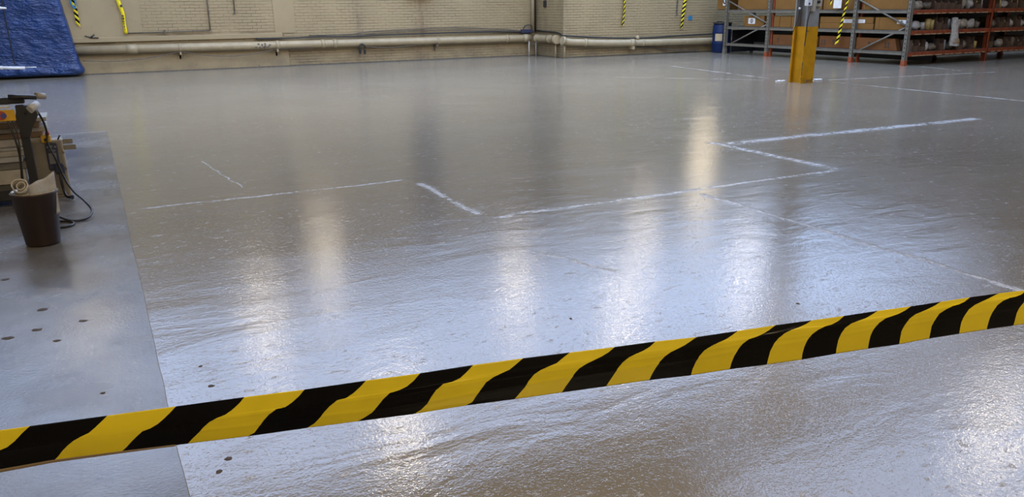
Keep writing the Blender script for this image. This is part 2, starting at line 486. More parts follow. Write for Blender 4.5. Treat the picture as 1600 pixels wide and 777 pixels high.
def brickwork(parent, axis, a0, a1, plane, z1, skip=None, amp=1.0):
    m = MB(); row = 0; z = .012
    while z < z1:
        a = a0 - (.1125 if row % 2 else 0)
        while a < a1:
            u0, u1 = max(a, a0), min(a + random.choice((.2235, .2235, .222, .217)), a1)
            if u1 - u0 > .03 and not (skip and skip((u0 + u1) / 2, z)):
                f = noise.noise((u0 * .5, z * .9, axis * 5 + 2)) * .5 + .5
                pr = (.003 + .010 * f * random.random() + .003 * random.random()) * amp
                j = lambda: random.uniform(-.003, .003)
                za, zb = z + j(), z + .064 + j()
                P = [(u0 + j(), za), (u1 + j(), za), (u1 + j(), zb), (u0 + j(), zb)]
                I = [(P[0][0] + .004, P[0][1] + .004), (P[1][0] - .004, P[1][1] + .004), (P[2][0] - .004, P[2][1] - .004), (P[3][0] + .004, P[3][1] - .004)]
                if axis == 1: vs = [(u, plane, q) for u, q in P] + [(u, plane - pr, q) for u, q in I]
                else: vs = [(plane, u, q) for u, q in P] + [(plane - pr, u, q) for u, q in I]
                fs = [(4, 5, 6, 7)] + [(k, (k + 1) % 4, 4 + (k + 1) % 4, 4 + k) for k in range(4)]
                if axis == 0: fs = [q[::-1] for q in fs]
                m.add(vs, fs)
            a += .225
        z += .075; row += 1
    o = m.build('brickwork', M['brick'], parent); o['kind'] = 'stuff'
    return o
brickwork(wb, 1, .6, XP - .01, YB, 2.3, lambda u, z: (u < 4.72 and z < .44) or (u < 4.6 and .70 < z < .86))
MB().box(-12, 1.25, YB - .018, YB, .861, 6.1).build('plaster_patch', M['brick'], wb)
MB().box(4.42, 4.95, YB - .018, YB, .861, 6.1).build('plaster_patch', M['brick'], wb)
struct(MB().box(-.2, XP, YB - .055, YB - .0501, 0, .022).box(4.73, XP, YB - .025, YB - .012, 0, .025).build('dark_strip_back', M['dirty']))  # thin dark strip added along the foot of the back wall
struct(MB().box(XP, 22, YP - .025, YP - .012, 0, .025).box(XP - .025, XP - .012, YP, YB - .03, 0, .025).build('dark_strip_pier', M['dirty']))  # the same dark strip along the pier wall and its return
brickwork(wp, 1, XP, 22.0, YP, 2.3)
brickwork(wp, 0, YP, YB, XP, 2.3)

# ================================================================ barrier tape across the foreground
TAPE = [[[48,31],[36,22],[25,12],[13,4],[-1,0],[-15,-4],[-29,-9],[-42,-17],[-52,-27],[-62,-38]],[[159,31],[149,23],[140,16],[130,9],[118,5],[107,0],[97,-7],[88,-15],[80,-24],[71,-32]],[[259,31],[250,23],[240,15],[230,8],[219,3],[207,0],[197,-8],[188,-16],[179,-25],[169,-33]],[[361,31],[352,22],[341,14],[330,8],[318,5],[306,0],[296,-8],[287,-17],[277,-26],[268,-35]],[[452,30],[443,21],[432,13],[421,7],[407,6],[396,-1],[387,-10],[378,-21],[370,-31],[358,-37]],[[547,31],[537,22],[526,14],[514,8],[501,7],[489,-1],[480,-10],[471,-21],[462,-30],[450,-37]],[[632,31],[622,21],[610,13],[597,9],[583,7],[572,-2],[563,-13],[553,-24],[542,-31],[529,-38]],[[717,33],[706,23],[695,15],[682,11],[668,10],[656,1],[648,-10],[641,-22],[631,-32],[619,-39]],[[798,33],[786,25],[775,18],[761,14],[749,10],[737,3],[729,-8],[721,-19],[714,-31],[702,-37]],[[875,32],[863,25],[852,18],[839,15],[826,11],[815,5],[806,-6],[800,-17],[791,-28],[783,-38]],[[950,31],[939,24],[927,19],[914,15],[902,11],[890,5],[882,-4],[875,-16],[868,-27],[862,-38]],[[1019,31],[1009,24],[997,19],[985,16],[973,12],[963,5],[955,-5],[949,-16],[943,-27],[937,-38]],[[1090,29],[1079,24],[1068,19],[1056,15],[1044,11],[1034,5],[1026,-4],[1020,-15],[1015,-26],[1011,-38]],[[1161,30],[1150,24],[1138,19],[1126,16],[1114,12],[1102,6],[1094,-4],[1089,-15],[1085,-28],[1084,-40]],[[1227,31],[1216,25],[1204,20],[1192,17],[1179,15],[1168,8],[1161,-2],[1156,-14],[1153,-27],[1152,-39]],[[1292,31],[1280,26],[1267,23],[1254,21],[1242,17],[1231,9],[1224,-1],[1220,-14],[1219,-27],[1218,-40]],[[1350,31],[1339,24],[1327,20],[1314,19],[1302,15],[1291,8],[1284,-2],[1281,-15],[1280,-27],[1281,-40]],[[1411,32],[1399,27],[1387,23],[1374,21],[1361,18],[1350,11],[1344,0],[1342,-12],[1342,-25],[1343,-38]],[[1472,32],[1461,27],[1448,23],[1435,21],[1423,19],[1412,12],[1404,2],[1401,-11],[1401,-24],[1402,-37]],[[1527,33],[1515,28],[1503,25],[1491,22],[1478,19],[1468,12],[1461,1],[1458,-11],[1459,-24],[1460,-37]],[[1582,34],[1571,28],[1559,25],[1546,24],[1534,20],[1523,14],[1517,3],[1514,-9],[1515,-21],[1516,-34]],[[1636,34],[1624,31],[1612,28],[1600,25],[1588,21],[1578,14],[1572,3],[1570,-9],[1571,-21],[1573,-33]],[[1689,33],[1679,27],[1666,25],[1654,25],[1642,22],[1632,15],[1626,4],[1624,-8],[1624,-20],[1625,-32]],[[1742,34],[1731,28],[1719,25],[1707,23],[1695,20],[1684,15],[1677,5],[1675,-7],[1676,-20],[1677,-32]]]
TA, TE = Vector((-0.20427, 1.27917, 0.87063)), Vector((0.94241, -0.32776, 0.06655))
TN = Vector((TE.y, -TE.x, 0)).normalized()                  # towards the camera side
def tape_pt(s, h, v):
    bow = .006 * math.sin(math.pi * v)
    cre = .0007 * (math.exp(-((v - .70 - .04 * math.sin(s * 3)) / .03) ** 2) + .6 * math.exp(-((v - .55 + .05 * math.sin(s * 2 + 1)) / .03) ** 2)) if s > .25 else 0
    return TA + TE * s + Vector((0, 0, 1)) * h + TN * (bow + cre)
cols = [[(a / 1000, b / 1000) for a, b in c] for c in TAPE]
def ext(c, ds): return [(a + ds, b) for a, b in c]
step = lambda i, j: [(cols[j][k][0] - cols[i][k][0]) for k in range(10)]
dL = cols[2][5][0] - cols[0][5][0]; dR = cols[-1][5][0] - cols[-3][5][0]
left = [ext(cols[i % 2], -dL * (1 + (i // 2))) for i in range(8)]
left = sorted(left, key=lambda c: c[5][0])
right = [ext(cols[-2 + (i % 2)], dR * (1 + i // 2)) for i in range(8)]
allc = left + cols + right
tp = MB(); SUB = 4; NV = 45
for i in range(len(allc) - 1):
    rows = []
    for q in range(NV + 1):
        v = q / NV; fpos = v * 9; k = min(8, int(fpos)); fr = fpos - k
        r = []
        for t in range(SUB + 1):
            t /= SUB
            A_ = [allc[i][k][d] * (1 - fr) + allc[i][k + 1][d] * fr for d in (0, 1)]
            B_ = [allc[i + 1][k][d] * (1 - fr) + allc[i + 1][k + 1][d] * fr for d in (0, 1)]
            r.append(tape_pt(A_[0] * (1 - t) + B_[0] * t, A_[1] * (1 - t) + B_[1] * t, v))
        rows.append(r)
    tp.grid(rows, (i + 1 - len(left)) % 2)                  # black lies between stripe edges 0-1, 2-3, ...
bt = thing('barrier_tape', 'yellow and black hazard tape stretched across the foreground in front of the floor', 'tape', tuple(TA))
tb = tp.build('tape_band', [M['tape_yellow'], M['tape_black']], bt)
wl = tb.modifiers.new('weld', 'WELD'); wl.merge_threshold = .0002
sol = tb.modifiers.new('thickness', 'SOLIDIFY'); sol.thickness = .0006; sol.offset = 0
fd = MB(); R_ = []
def low_edge(ss):                                           # lower edge height of the band at s
    pts = sorted((c[9][0], c[9][1]) for c in allc)
    for (a, b), (c_, d) in zip(pts, pts[1:]):
        if a <= ss <= c_: return b + (d - b) * (ss - a) / max(1e-6, c_ - a)
    return pts[0][1]
for q in range(30):
    s = -.62 + q * .03; w = max(0, 1 - (s + .05) / .28) if s > -.05 else 1
    b = low_edge(s)
    R_.append([tape_pt(s, b + .0015 + .001 * w, 1) + TN * .001, tape_pt(s, b - .0005 - .002 * w, 1) + TN * .003, tape_pt(s, b - .0005 - .0035 * w, 1) - TN * .001])
fd.grid(R_)
f_ = fd.build('folded_edge', M['tape_rim'], bt); f_['label'] = 'brownish rim where the tape is folded under itself'

# ================================================================ column
t = thing('steel_column', 'grey steel H column with yellow painted lower half standing on the floor', 'column', (12.25, 11.3, 0))
x0, x1, y0, y1, xc = 12.09, 12.41, 11.09, 11.39, 12.25
h = MB().box(x0, x1, y0, y0 + .03, 0, 6.1).box(x0, x1, y1 - .03, y1, 0, 6.1).box(xc - .015, xc + .015, y0 + .03, y1 - .03, 0, 6.1)
h.build('steel_section', M['colgrey'], t)
g = MB().box(x0 - .006, x1 + .006, y0 - .006, y0 + .036, 0, 1.05, bev=.003).box(x0 - .006, x1 + .006, y1 - .036, y1 + .006, 0, 1.05, bev=.003)
g.box(x0 + .05, x1 - .05, y0 + .036, y1 - .036, 0, 1.05)
o = g.build('yellow_guard', M['yellow'], t); o['label'] = 'yellow painted guard plates around the column foot'
g = MB()
for i in range(26):
    xx = random.uniform(x0, x1 - .03); zz = abs(random.gauss(0, .04)) + .01
    g.box(xx, xx + random.uniform(.008, .035), y0 - .0085, y0 - .005, zz, zz + random.uniform(.005, .016))
for i in range(14):
    zz = random.uniform(.05, .75); g.box(x0 - .009, x0 + .004, y0 - .0085, y0 + .004, zz, zz + random.uniform(.008, .03))
o = g.build('paint_chips', M['dirty'], t); o['kind'] = 'stuff'
sw = MB().box(11.99, 12.10, y0 - .09, y0, 1.43, 1.62, bev=.006).build('switch_box', M['white'], t)
MB().tube([(12.02, y0 - .092, 1.47), (12.02, y0 - .098, 1.47)], .02).build('knockout', M['black'], sw)
pb = MB().box(12.16, 12.24, y0 - .06, y0, 1.33, 1.75, bev=.005).box(12.25, 12.40, y0 - .05, y0, 1.42, 1.75, bev=.005).build('socket_panel', M['boxlight'], t)
MB().tube([(12.29, y0 - .05, 1.50), (12.29, y0 - .085, 1.50)], .028).build('switch_knob', M['black'], pb)
MB().blob((11.90, y0 + .02, 1.385), (.022, .022, .022), 3, .05).build('pull_ball', M['white'], t)
MB().tube(smooth_path([(11.93, y0 + .04, 1.75), (11.91, y0 + .03, 1.5), (11.90, y0 + .02, 1.37), (11.93, y0 + .06, 1.2), (12.02, y0 + .2, 1.05), (12.03, y0 + .25, .95)]), .007, 6).build('pull_cord', M['black'], t)
MB().tube(smooth_path([(12.15, y0 - .012, 1.33), (12.11, y0 - .014, 1.15), (12.10, y0 - .013, .95), (12.085, y0 - .013, .7)]), .008, 6).tube([(12.09, y0 - .013, .97), (12.15, y0 - .014, .975)], .007, 6).build('wire', M['black'], t)
for (x, y, n_) in ((12.10, 11.62, 7), (12.95, 11.45, 12), (12.55, 11.30, 6)):
    g = MB()
    for i in range(n_):
        g.blob((x + random.uniform(-.10, .10), y + random.uniform(-.07, .07), .006), (random.uniform(.02, .05), random.uniform(.02, .05), .008), i + x * 10, .4, n=5)
    side = {12.10: 'left of the yellow column foot', 12.95: 'right of the yellow column foot', 12.55: 'close against the right side of the yellow column foot'}[x]
    o = g.build('plaster_flakes', M['flake'], None, (x, y, 0)); tag(o, 'white flakes scattered on the floor ' + side, 'debris', kind='stuff')

# ================================================================ pipes and cables on the walls
t = thing('heating_pipe', 'long cream pipe along the foot of the back brick wall', 'pipe', (6, YB - .13, .4))
zc = lambda x: .575 - .0035 * x
MB().tube([(x, YB - .14, zc(x)) for x in (-.34, 3, 7, 11.6, 12.0)], .10, 16).build('pipe_run', M['pipe'], t)
for x, w_, r_ in ((.95, .24, .112), (2.03, .05, .108), (4.42, .10, .112), (5.62, .10, .112), (5.95, .10, .112), (8.95, .06, .11), (11.2, .10, .112), (11.85, .18, .118)):
    MB().tube([(x - w_ / 2, YB - .14, zc(x)), (x + w_ / 2, YB - .14, zc(x))], r_, 16).build('pipe_coupling', M['pipe'], t)
for x in (2.03, 4.40, 8.90):
    MB().box(x - .02, x + .02, YB - .26, YB - .02, zc(x) - .17, zc(x) - .10).box(x - .02, x + .02, YB - .05, YB - .02, zc(x) - .28, zc(x) - .10).build('pipe_bracket', M['dirty'] if x > 8 else M['pipe'], t)
for x in (11.93, 12.17):
    MB().tube([(x, YB - .20, 0), (x, YB - .20, .52)], .022, 8).build('drop_pipe', M['white_dirty'], t)
g = MB()
for i in range(24): g.blob((4.0 + random.gauss(0, .10), YB - .24 + random.uniform(0, .02), zc(4) + random.uniform(-.06, .05)), (.03, .008, .02), i, .4, n=4)
o = g.build('rust_patch', M['dirty'], t); o['kind'] = 'stuff'
t = thing('heating_pipe', 'short knobbly cream pipe on the narrow return wall right of the corner', 'pipe', (12.14, 21, .4))
P = [(12.10, YB - .34, .53), (12.14, YB - .6, .53), (12.15, YB - .95, .53), (12.16, YP + .14, .52)]
MB().tube(smooth_path(P, 5), .10, 14).build('pipe_run', M['pipe'], t)
for a, b, r_ in (((12.15, YB - 1.0, .53), (12.15, YB - 1.12, .53), .118), ((12.16, YP + .28, .525), (12.16, YP + .12, .52), .125), ((12.10, YB - .34, .53), (12.11, YB - .42, .53), .12)):
    MB().tube([a, b], r_, 14).build('pipe_coupling', M['pipe'], t)
MB().tube([(12.19, YP + .25, 0), (12.19, YP + .25, .45)], .028, 8).build('drop_pipe', M['pipe'], t)
t = thing('heating_pipe', 'thick cream pipe along the right brick wall up to the blue drum', 'pipe', (15, YP - .13, .3))
P = [(12.16, YP - .15, .51), (12.34, YP - .15, .47), (12.7, YP - .15, .44), (14.5, YP - .15, .37), (19.5, YP - .15, .33)]
MB().tube(smooth_path(P, 5), .10, 14).build('pipe_run', M['pipe'], t)
for a, b, r_ in (((12.16, YP - .15, .51), (12.24, YP - .15, .495), .122), ((12.9, YP - .15, .43), (13.0, YP - .15, .425), .115), ((14.55, YP - .15, .37), (14.72, YP - .15, .368), .115), ((15.0, YP - .15, .363), (15.06, YP - .15, .362), .11)):
    MB().tube([a, b], r_, 14).build('pipe_coupling', M['pipe'], t)
MB().box(14.58, 14.66, YP - .27, YP - .02, .18, .27).build('pipe_bracket', M['pipe'], t)
MB().tube([(14.85, YP - .16, .46), (14.80, YP - .18, .56)], .05, 8).build('valve_stub', M['pipe'], t)
MB().tube([(12.28, YP - .10, 0), (12.28, YP - .10, .45)], .028, 8).build('drop_pipe', M['pipe'], t)

def cable(name, label, pts, r, m='black', cat='cable', k=6, n=6):
    pts = smooth_path(pts, k)
    o = MB().tube(pts, r, n).build(name, M[m], None, tuple(pts[0])); return tag(o, label, cat)
y = YB - .05
cable('wall_cable', 'thick black cable rising along the back wall above the cream pipe', [(3.9, YB - .08, .735), (4.4, YB - .08, .725), (5.6, YB - .10, .735), (6.5, YB - .1, .72), (7.4, YB - .10, .74), (9.3, YB - .09, .75), (10.6, YB - .08, .745), (11.95, YB - .07, .70)], .020)
cable('wall_cable', 'upper thin dark cable bowed above the thick black cable on the back wall', [(5.3, y, .78), (6.4, y, .78), (7.0, y, .84), (8.3, y, .88), (9.6, y, .89), (10.8, y, .83), (11.9, y, .74)], .011, 'dirty')
cable('wall_cable', 'lower thin dark cable between the bowed cable and the pipe on the back wall', [(6.6, y, .76), (7.4, y, .80), (8.8, y, .83), (10.2, y, .80), (11.85, y, .73)], .009, 'dirty')
cable('wall_cable', 'black cable sagging over the pipe along the right brick wall', [(12.24, YB - .06, .74), (12.25, YP + .4, .72), (12.24, YP + .03, .67), (12.30, YP - .06, .64), (13.2, YP - .07, .57), (14.4, YP - .07, .51), (15.4, YP - .07, .50), (16.6, YP - .07, .53), (17.9, YP - .07, .55), (18.6, YP - .07, .56)], .022)
cable('sagging_cable', 'thin dark cable sagging under the cream pipe left of its bracket', [(-.15, YB - .2, .34), (.5, YB - .2, .30), (1.1, YB - .2, .33), (1.6, YB - .2, .40), (2.03, YB - .2, .47)], .010, 'dirty')
cable('sagging_cable', 'thin dark cable hanging in a deep loop under the pipe beside the rust patch', [(2.05, YB - .2, .47), (2.6, YB - .2, .37), (3.2, YB - .2, .325), (3.8, YB - .2, .36), (4.35, YB - .2, .455), (4.7, YB - .2, .47), (5.3, YB - .2, .46)], .010, 'dirty')
cable('sagging_cable', 'thin dark cable sagging under the pipe beside the black pipe clamp', [(6.75, YB - .2, .46), (7.2, YB - .2, .405), (7.7, YB - .2, .40), (8.3, YB - .2, .45)], .010, 'dirty')
cable('sagging_cable', 'short dark hose under the pipe on the right brick wall', [(14.9, YP - .06, .24), (15.6, YP - .07, .19), (16.3, YP - .12, .10), (17.3, YP - .12, .08)], .02, 'dirty')
t = thing('conduit', 'thin dark conduit making a right angle on the upper back wall', 'conduit', (2.8, YB - .02, .95))
MB().tube([(2.83, YB - .04, 2.4), (2.815, YB - .04, .965)], .014, 6).tube([(2.82, YB - .04, .965), (.9, YB - .04, .94)], .012, 6).build('tube', M['dirty'], t)
for x in (1.75,): MB().box(x - .02, x + .02, YB - .05, YB - .02, .90, 1.0).build('clip', M['dirty'], t)
t = thing('conduit', 'short thin dark rod with a knob end hanging on the back wall', 'conduit', (3.46, YB - .03, 1.4))
MB().tube([(3.48, YB - .03, 2.3), (3.455, YB - .03, 1.40)], .013, 6).build('tube', M['dirty'], t)
MB().blob((3.453, YB - .03, 1.38), (.022, .022, .03), 1, .1).build('end_knob', M['dirty'], t)
t = thing('downpipe', 'cream downpipe with a dark edge standing in the inner wall corner', 'pipe', (12.18, YB - .08, .7))
MB().tube([(12.13, YB - .07, .74), (12.13, YB - .07, 3.0)], .055, 12).build('pipe_run', M['pipe'], t)
MB().tube([(12.245, YB - .03, .70), (12.245, YB - .03, 3.0)], .022, 8).build('dark_cable', M['black'], t)
t = thing('junction_box', 'dark green junction box with a cable loop in the wall corner above the pipe', 'junction box', (11.9, YB - .12, .68))
MB().box(11.72, 12.08, YB - .16, YB - .02, .68, .79, bev=.015).build('box_body', M['navy'], t)
MB().tube(smooth_path([(11.80, YB - .09, .78), (11.82, YB - .09, .86), (11.95, YB - .09, .92), (12.08, YB - .1, .88), (12.10, YB - .1, .77)]), .014, 6).build('cable_loop', M['black'], t)
t = thing('pipe_clamp', 'black iron clamp with two legs hanging from the back wall pipe', 'clamp', (6.68, YB - .22, .3))
MB().tube(smooth_path([(6.60, YB - .26, .30), (6.59, YB - .27, .45), (6.66, YB - .27, .52), (6.75, YB - .27, .46), (6.74, YB - .26, .40)]), [.022] * 25, 6).build('hook', M['black'], t)
MB().box(6.585, 6.64, YB - .28, YB - .22, .26, .42, bev=.008).build('leg', M['black'], t)
MB().box(6.72, 6.77, YB - .28, YB - .22, .25, .37, bev=.008).build('leg', M['black'], t)
t = thing('wall_hook', 'dark handle hanging on the wall just right of the corner downpipe', 'hook', (XP - .03, 21.3, 1.4))
MB().box(XP - .06, XP - .005, 21.22, 21.34, 1.43, 1.62, bev=.01).build('handle', M['black'], t)
MB().box(XP - .03, XP - .004, 21.25, 21.30, 1.60, 1.95).build('hanger', M['dirty'], t)
t = thing('cable_clip', 'dark forked metal clip on the wall beside the blue tarpaulin', 'clip', (.1, YB - .02, .84))
MB().tube([(-.02, YB - .075, .90), (.12, YB - .075, .855), (.27, YB - .075, .85)], .012, 5).tube([(.10, YB - .075, .855), (.19, YB - .075, .93)], .016, 5).build('wire_fork', M['blackmetal'], t)
o = MB().box(16.87, 17.02, YP - .022, YP - .012, .99, 1.12, bev=.003).build('wall_tag', M['strap'], None, (16.95, YP - .015, 1.05)); tag(o, 'small blue tag fixed to the right brick wall near the blue drum', 'tag')

# hanging ends of hazard tape
def hang_tape(x, y, z0, z1, w, label, lean=0.0, dirv=(1, 0), pitch=.14, mats=('tape_yellow', 'tape_black'), slant=.09, twist=.5, name='hanging_tape', group=None):
    m = MB(); N = 60; seq = []
    dv = Vector((dirv[0], dirv[1], 0)).normalized(); nv = Vector((dv.y, -dv.x, 0))
    z = z0 - slant
    k = 0
    def clampz(q): return min(max(q, z0), z1)
    while z < z1:
        rows = []
        for t in range(5):
            zz = z + pitch / 2 * t / 4
            r = []
            for s in range(5):
                s_ = s / 4
                hz = clampz(zz + slant * s_)
                a = twist * math.sin(hz * 2.2 + x)
                off = (s_ - .5) * w
                bx = lean * (hz - z0)
                r.append(Vector((x, y, hz)) + dv * (off * math.cos(a) + bx) + nv * (off * math.sin(a) + .012 * math.sin(hz * 5 + x)))
            rows.append(r)
        m.grid(rows, k % 2); z += pitch / 2; k += 1
    o = m.build(name, [M[mats[0]], M[mats[1]]], None, (x, y, z0))
    so = o.modifiers.new('thickness', 'SOLIDIFY'); so.thickness = .001
    return tag(o, label, 'tape', group)
hang_tape(14.35, YP - .06, .88, 2.6, .105, 'black and yellow striped tape hanging on the right brick wall, nearest the wall corner', .07)
hang_tape(16.57, YP - .06, .75, 2.6, .105, 'black and yellow striped tape hanging on the right wall beside the blue tag', .13)
hang_tape(16.38, YP - .05, 1.13, 2.6, .035, 'very narrow dark tape strand hanging on the right wall between striped tape and corner', .02, mats=('black', 'dirty'))
hang_tape(17.28, 14.80, .42, 2.3, .085, 'striped tape hanging in front of the grey rack right of the column', -.20, (0, 1), slant=-.07, twist=.25)
hang_tape(17.29, 15.10, 1.40, 2.3, .06, 'short striped tape end left of the white sign on the grey rack', 0, (0, 1), slant=-.07, twist=.2)
tag(MB().box(17.295, 17.31, 14.78, 15.03, 1.335, 1.70, bev=.002).build('paper_sign', M['label'], None, (17.3, 14.9, 1.335)), 'white sign hanging from the striped tape before the top grey shelf', 'sign')
hang_tape(-.115, YB - .10, 1.10, 2.6, .085, 'striped tape hanging between the blue tarpaulin and the plain yellow strip', -.02, slant=-.09)
o = tag(MB().tube(smooth_path([(-.20, YB - .13, 2.4), (-.21, YB - .14, 1.75), (-.15, YB - .15, 1.55), (-.10, YB - .14, 1.62), (-.10, YB - .12, 2.3)]), .018, 6).build('strap', M['strap'], None, (-.2, YB - .1, 1.5)), 'blue strap looped beside the top of the tarpaulin', 'strap')
m = MB()
R_ = []
for q in range(26):
    f = q / 25; z = 2.5 - f * 1.57
    xx = .80 if z > 1.75 else .80 + .07 * min(1, (1.75 - z) / .35)
    a = .6 * math.sin(z * 4)
    R_.append([(xx - .045 * math.cos(a), YB - .09 - .03 * math.sin(a), z), (xx, YB - .10, z), (xx + .045 * math.cos(a), YB - .09 + .03 * math.sin(a), z)])
m.grid(R_)
yt = m.build('hanging_tape', M['tape_yellow'], None, (.85, YB - .1, .93)); yt.modifiers.new('thickness', 'SOLIDIFY').thickness = .001
tag(yt, 'twisted plain yellow tape strip hanging on the back wall beside the conduit', 'tape')
"""marks on the strip"""
m = MB()
for z, w_, h_ in ((1.55, .03, .05), (1.33, .03, .03), (1.27, .035, .03), (1.21, .03, .02), (1.15, .01, .03), (1.08, .01, .03), (1.02, .01, .02)):
    m.box(.865 - w_, .865 + w_ * .6, YB - .118, YB - .112, z, z + h_)
o = m.build('printed_marks', M['ink'], yt); o['kind'] = 'stuff'

# ================================================================ tarpaulin over a stack by the wall
t = thing('tarpaulin', 'blue tarpaulin draped over a tall stack against the back wall at the left', 'tarpaulin', (-2.2, 21.5, 0))
path = []
for i in range(91): f = i / 90; path.append((-4.8 + f * 4.52, 21.52 - .26 * f, (0, -1)))
for i in range(1, 9):
    an = -math.pi / 2 + i / 8 * math.pi / 2
    path.append((-.28 + .10 * math.cos(an), 21.36 + .10 * math.sin(an), (math.cos(an), math.sin(an))))
for i in range(1, 8): path.append((-.18 + .02 * i / 7, 21.36 + .46 * i / 7, (1, 0)))
zs = [.025, .03, .05, .08, .12, .17, .22, .28] + [.34 + i * .055 for i in range(48)]
rows = []
for z in zs:
    r = []
    for (x, y, nn) in path:
        xr = x - .15 * max(0, z - .12) * max(0, min(1, (x + 3) / 2.5))
        q = .035 * noise.noise((x * .9, z * .8, 2)) + .02 * noise.noise((x * 2.1 + z * .8, z * 3.2, 5)) + .016 * noise.noise((x * 5, z * 9, 9))
        q += .02 * (.12 - abs(noise.noise((x * 2.2 + z * 1.3, z * 2.6, 21)))) if True else 0
        q -= .025 * abs(noise.noise((x * 1.3 - z * .5, z * 1.1, 11)))
        if z < .32: q += .06 * math.sin(min(1, z / .3) * math.pi) * (1 + noise.noise((x * 4, z * 8, 1)))
        if z < .06: q -= .05
        rr = .55 if x > -.25 else 1
        r.append((xr + nn[0] * q * rr, min(y + nn[1] * q, YB - .005), z + (.02 * noise.noise((x * 3, 1, 1)) + .02 if z < .04 else 0)))
    rows.append(r)
m = MB().grid(rows)
top = rows[-1]; m.grid([[(p[0], p[1], p[2]) for p in top], [(p[0] - .1, YB - .01, p[2] + .1) for p in top]])
m.build('sheet', M['tarp'], t)
MB().tube(smooth_path([(-1.50, 21.28, 2.4), (-1.515, 21.27, 1.6), (-1.51, 21.26, 1.0), (-1.50, 21.25, .4), (-1.44, 21.22, .2)]), .013, 6).build('lashing_cord', M['black'], t)
o = MB().tube([(-4.2, 21.08, .46), (-1.78, 21.0, .29), (-1.30, 20.99, .262)], .035, 10).tube([(-1.82, 21.0, .293), (-1.72, 21.0, .286)], .043, 10).tube([(-1.30, 20.99, .276), (-1.08, 20.98, .272)], .013, 8).build('white_pole', M['white'], None, (-2.5, 21.03, .3))
tag(o, 'white plastic pole lying along the bottom of the blue tarpaulin', 'pole')
o = MB().tube([(-4.2, 21.12, 1.66), (-1.6, 21.05, 1.553), (-1.44, 21.05, 1.545)], [.035, .035, .02], 10).build('white_pole', M['white'], None, (-2.5, 21.1, 1.6))
tag(o, 'white pole end sticking out high in front of the blue tarpaulin', 'pole')

# ================================================================ grey racking
XR = 17.42
t = thing('grey_rack', 'grey steel racking with diagonal braces holding long cartons behind the column', 'rack', (XR, 16, 0))
posts = [19.10, 17.36, 14.40, 12.86]
for y in posts:
    u = MB().box(XR - .045, XR - .035, y - .05, y + .05, .10, 3.0).box(XR - .045, XR + .045, y - .05, y - .042, .10, 3.0).box(XR - .045, XR + .045, y + .042, y + .05, .10, 3.0).build('upright', M['rackgrey'], t)
    m = MB()
    for k in range(28): m.box(XR - .0475, XR - .0445, y - .012, y + .012, .2 + k * .1, .24 + k * .1)
    so = m.build('slots', M['black'], u); so['kind'] = 'stuff'
    f_ = MB().box(XR - .06, XR + .06, y - .065, y + .065, .0, .012).box(XR - .05, XR + .05, y - .055, y + .055, .012, .13, bev=.004).build('foot', M['orange_foot'] if y < 18 else M['rackgrey'], t)
    if y < 18: f_['label'] = 'orange foot of the upright'
for (a, b) in ((0, 1), (2, 3)):
    ya, yb = posts[a], posts[b]
    for (z0, z1) in ((.22, .90), (1.55, .92), (1.6, 2.2), (2.9, 2.25)):
        MB().tube([(XR + .0, ya - .04, z0), (XR + .0, yb + .04, z1)], .022, 6).build('diagonal_brace', M['rackgrey'], t)
for (a, b) in ((0, 1), (1, 2), (2, 3)):
    ya, yb = posts[a] - .05, posts[b] + .05
    for lv in (.33, .82, 1.30, 1.95, 2.6):
        MB().box(XR - .02, XR + .02, yb, ya, lv - .085, lv - .022, bev=.004).box(XR - .028, XR + .02, yb, ya, lv - .018, lv - .008).build('beam', M['rackgrey'], t)
        MB().box(18.50, 18.54, yb, ya, lv - .08, lv - .01).build('rear_beam', M['rackgrey'], t)
        if not (a == 0 and lv < .8):
            MB().box(XR + .022, 18.50 if a != 2 else XR + .19, yb + .01, ya - .01, lv - .02, lv).build('shelf_deck', M['deck'], t)
for y in (19.10, 17.36): MB().box(18.48, 18.56, y - .04, y + .04, 0, 3.0).build('rear_upright', M['rackgrey'], t)
o = MB().box(XR + .05, XR + .11, 17.24, 17.30, 0, 3.0).build('orange_upright', M['orange'], t); o['label'] = 'orange painted upright beside the second grey one'
o = MB().box(18.56, 18.58, 12.95, 17.30, .05, 3.0).box(18.56, 18.58, 17.42, 19.0, .05, .72).box(17.6, 18.56, 19.0, 19.02, .05, .70).build('shade_sheet', M['blackmetal'], t); o['label'] = 'added dark sheet standing in for the shade behind the shelves'  # added sheets stand in for the deep shade inside the rack

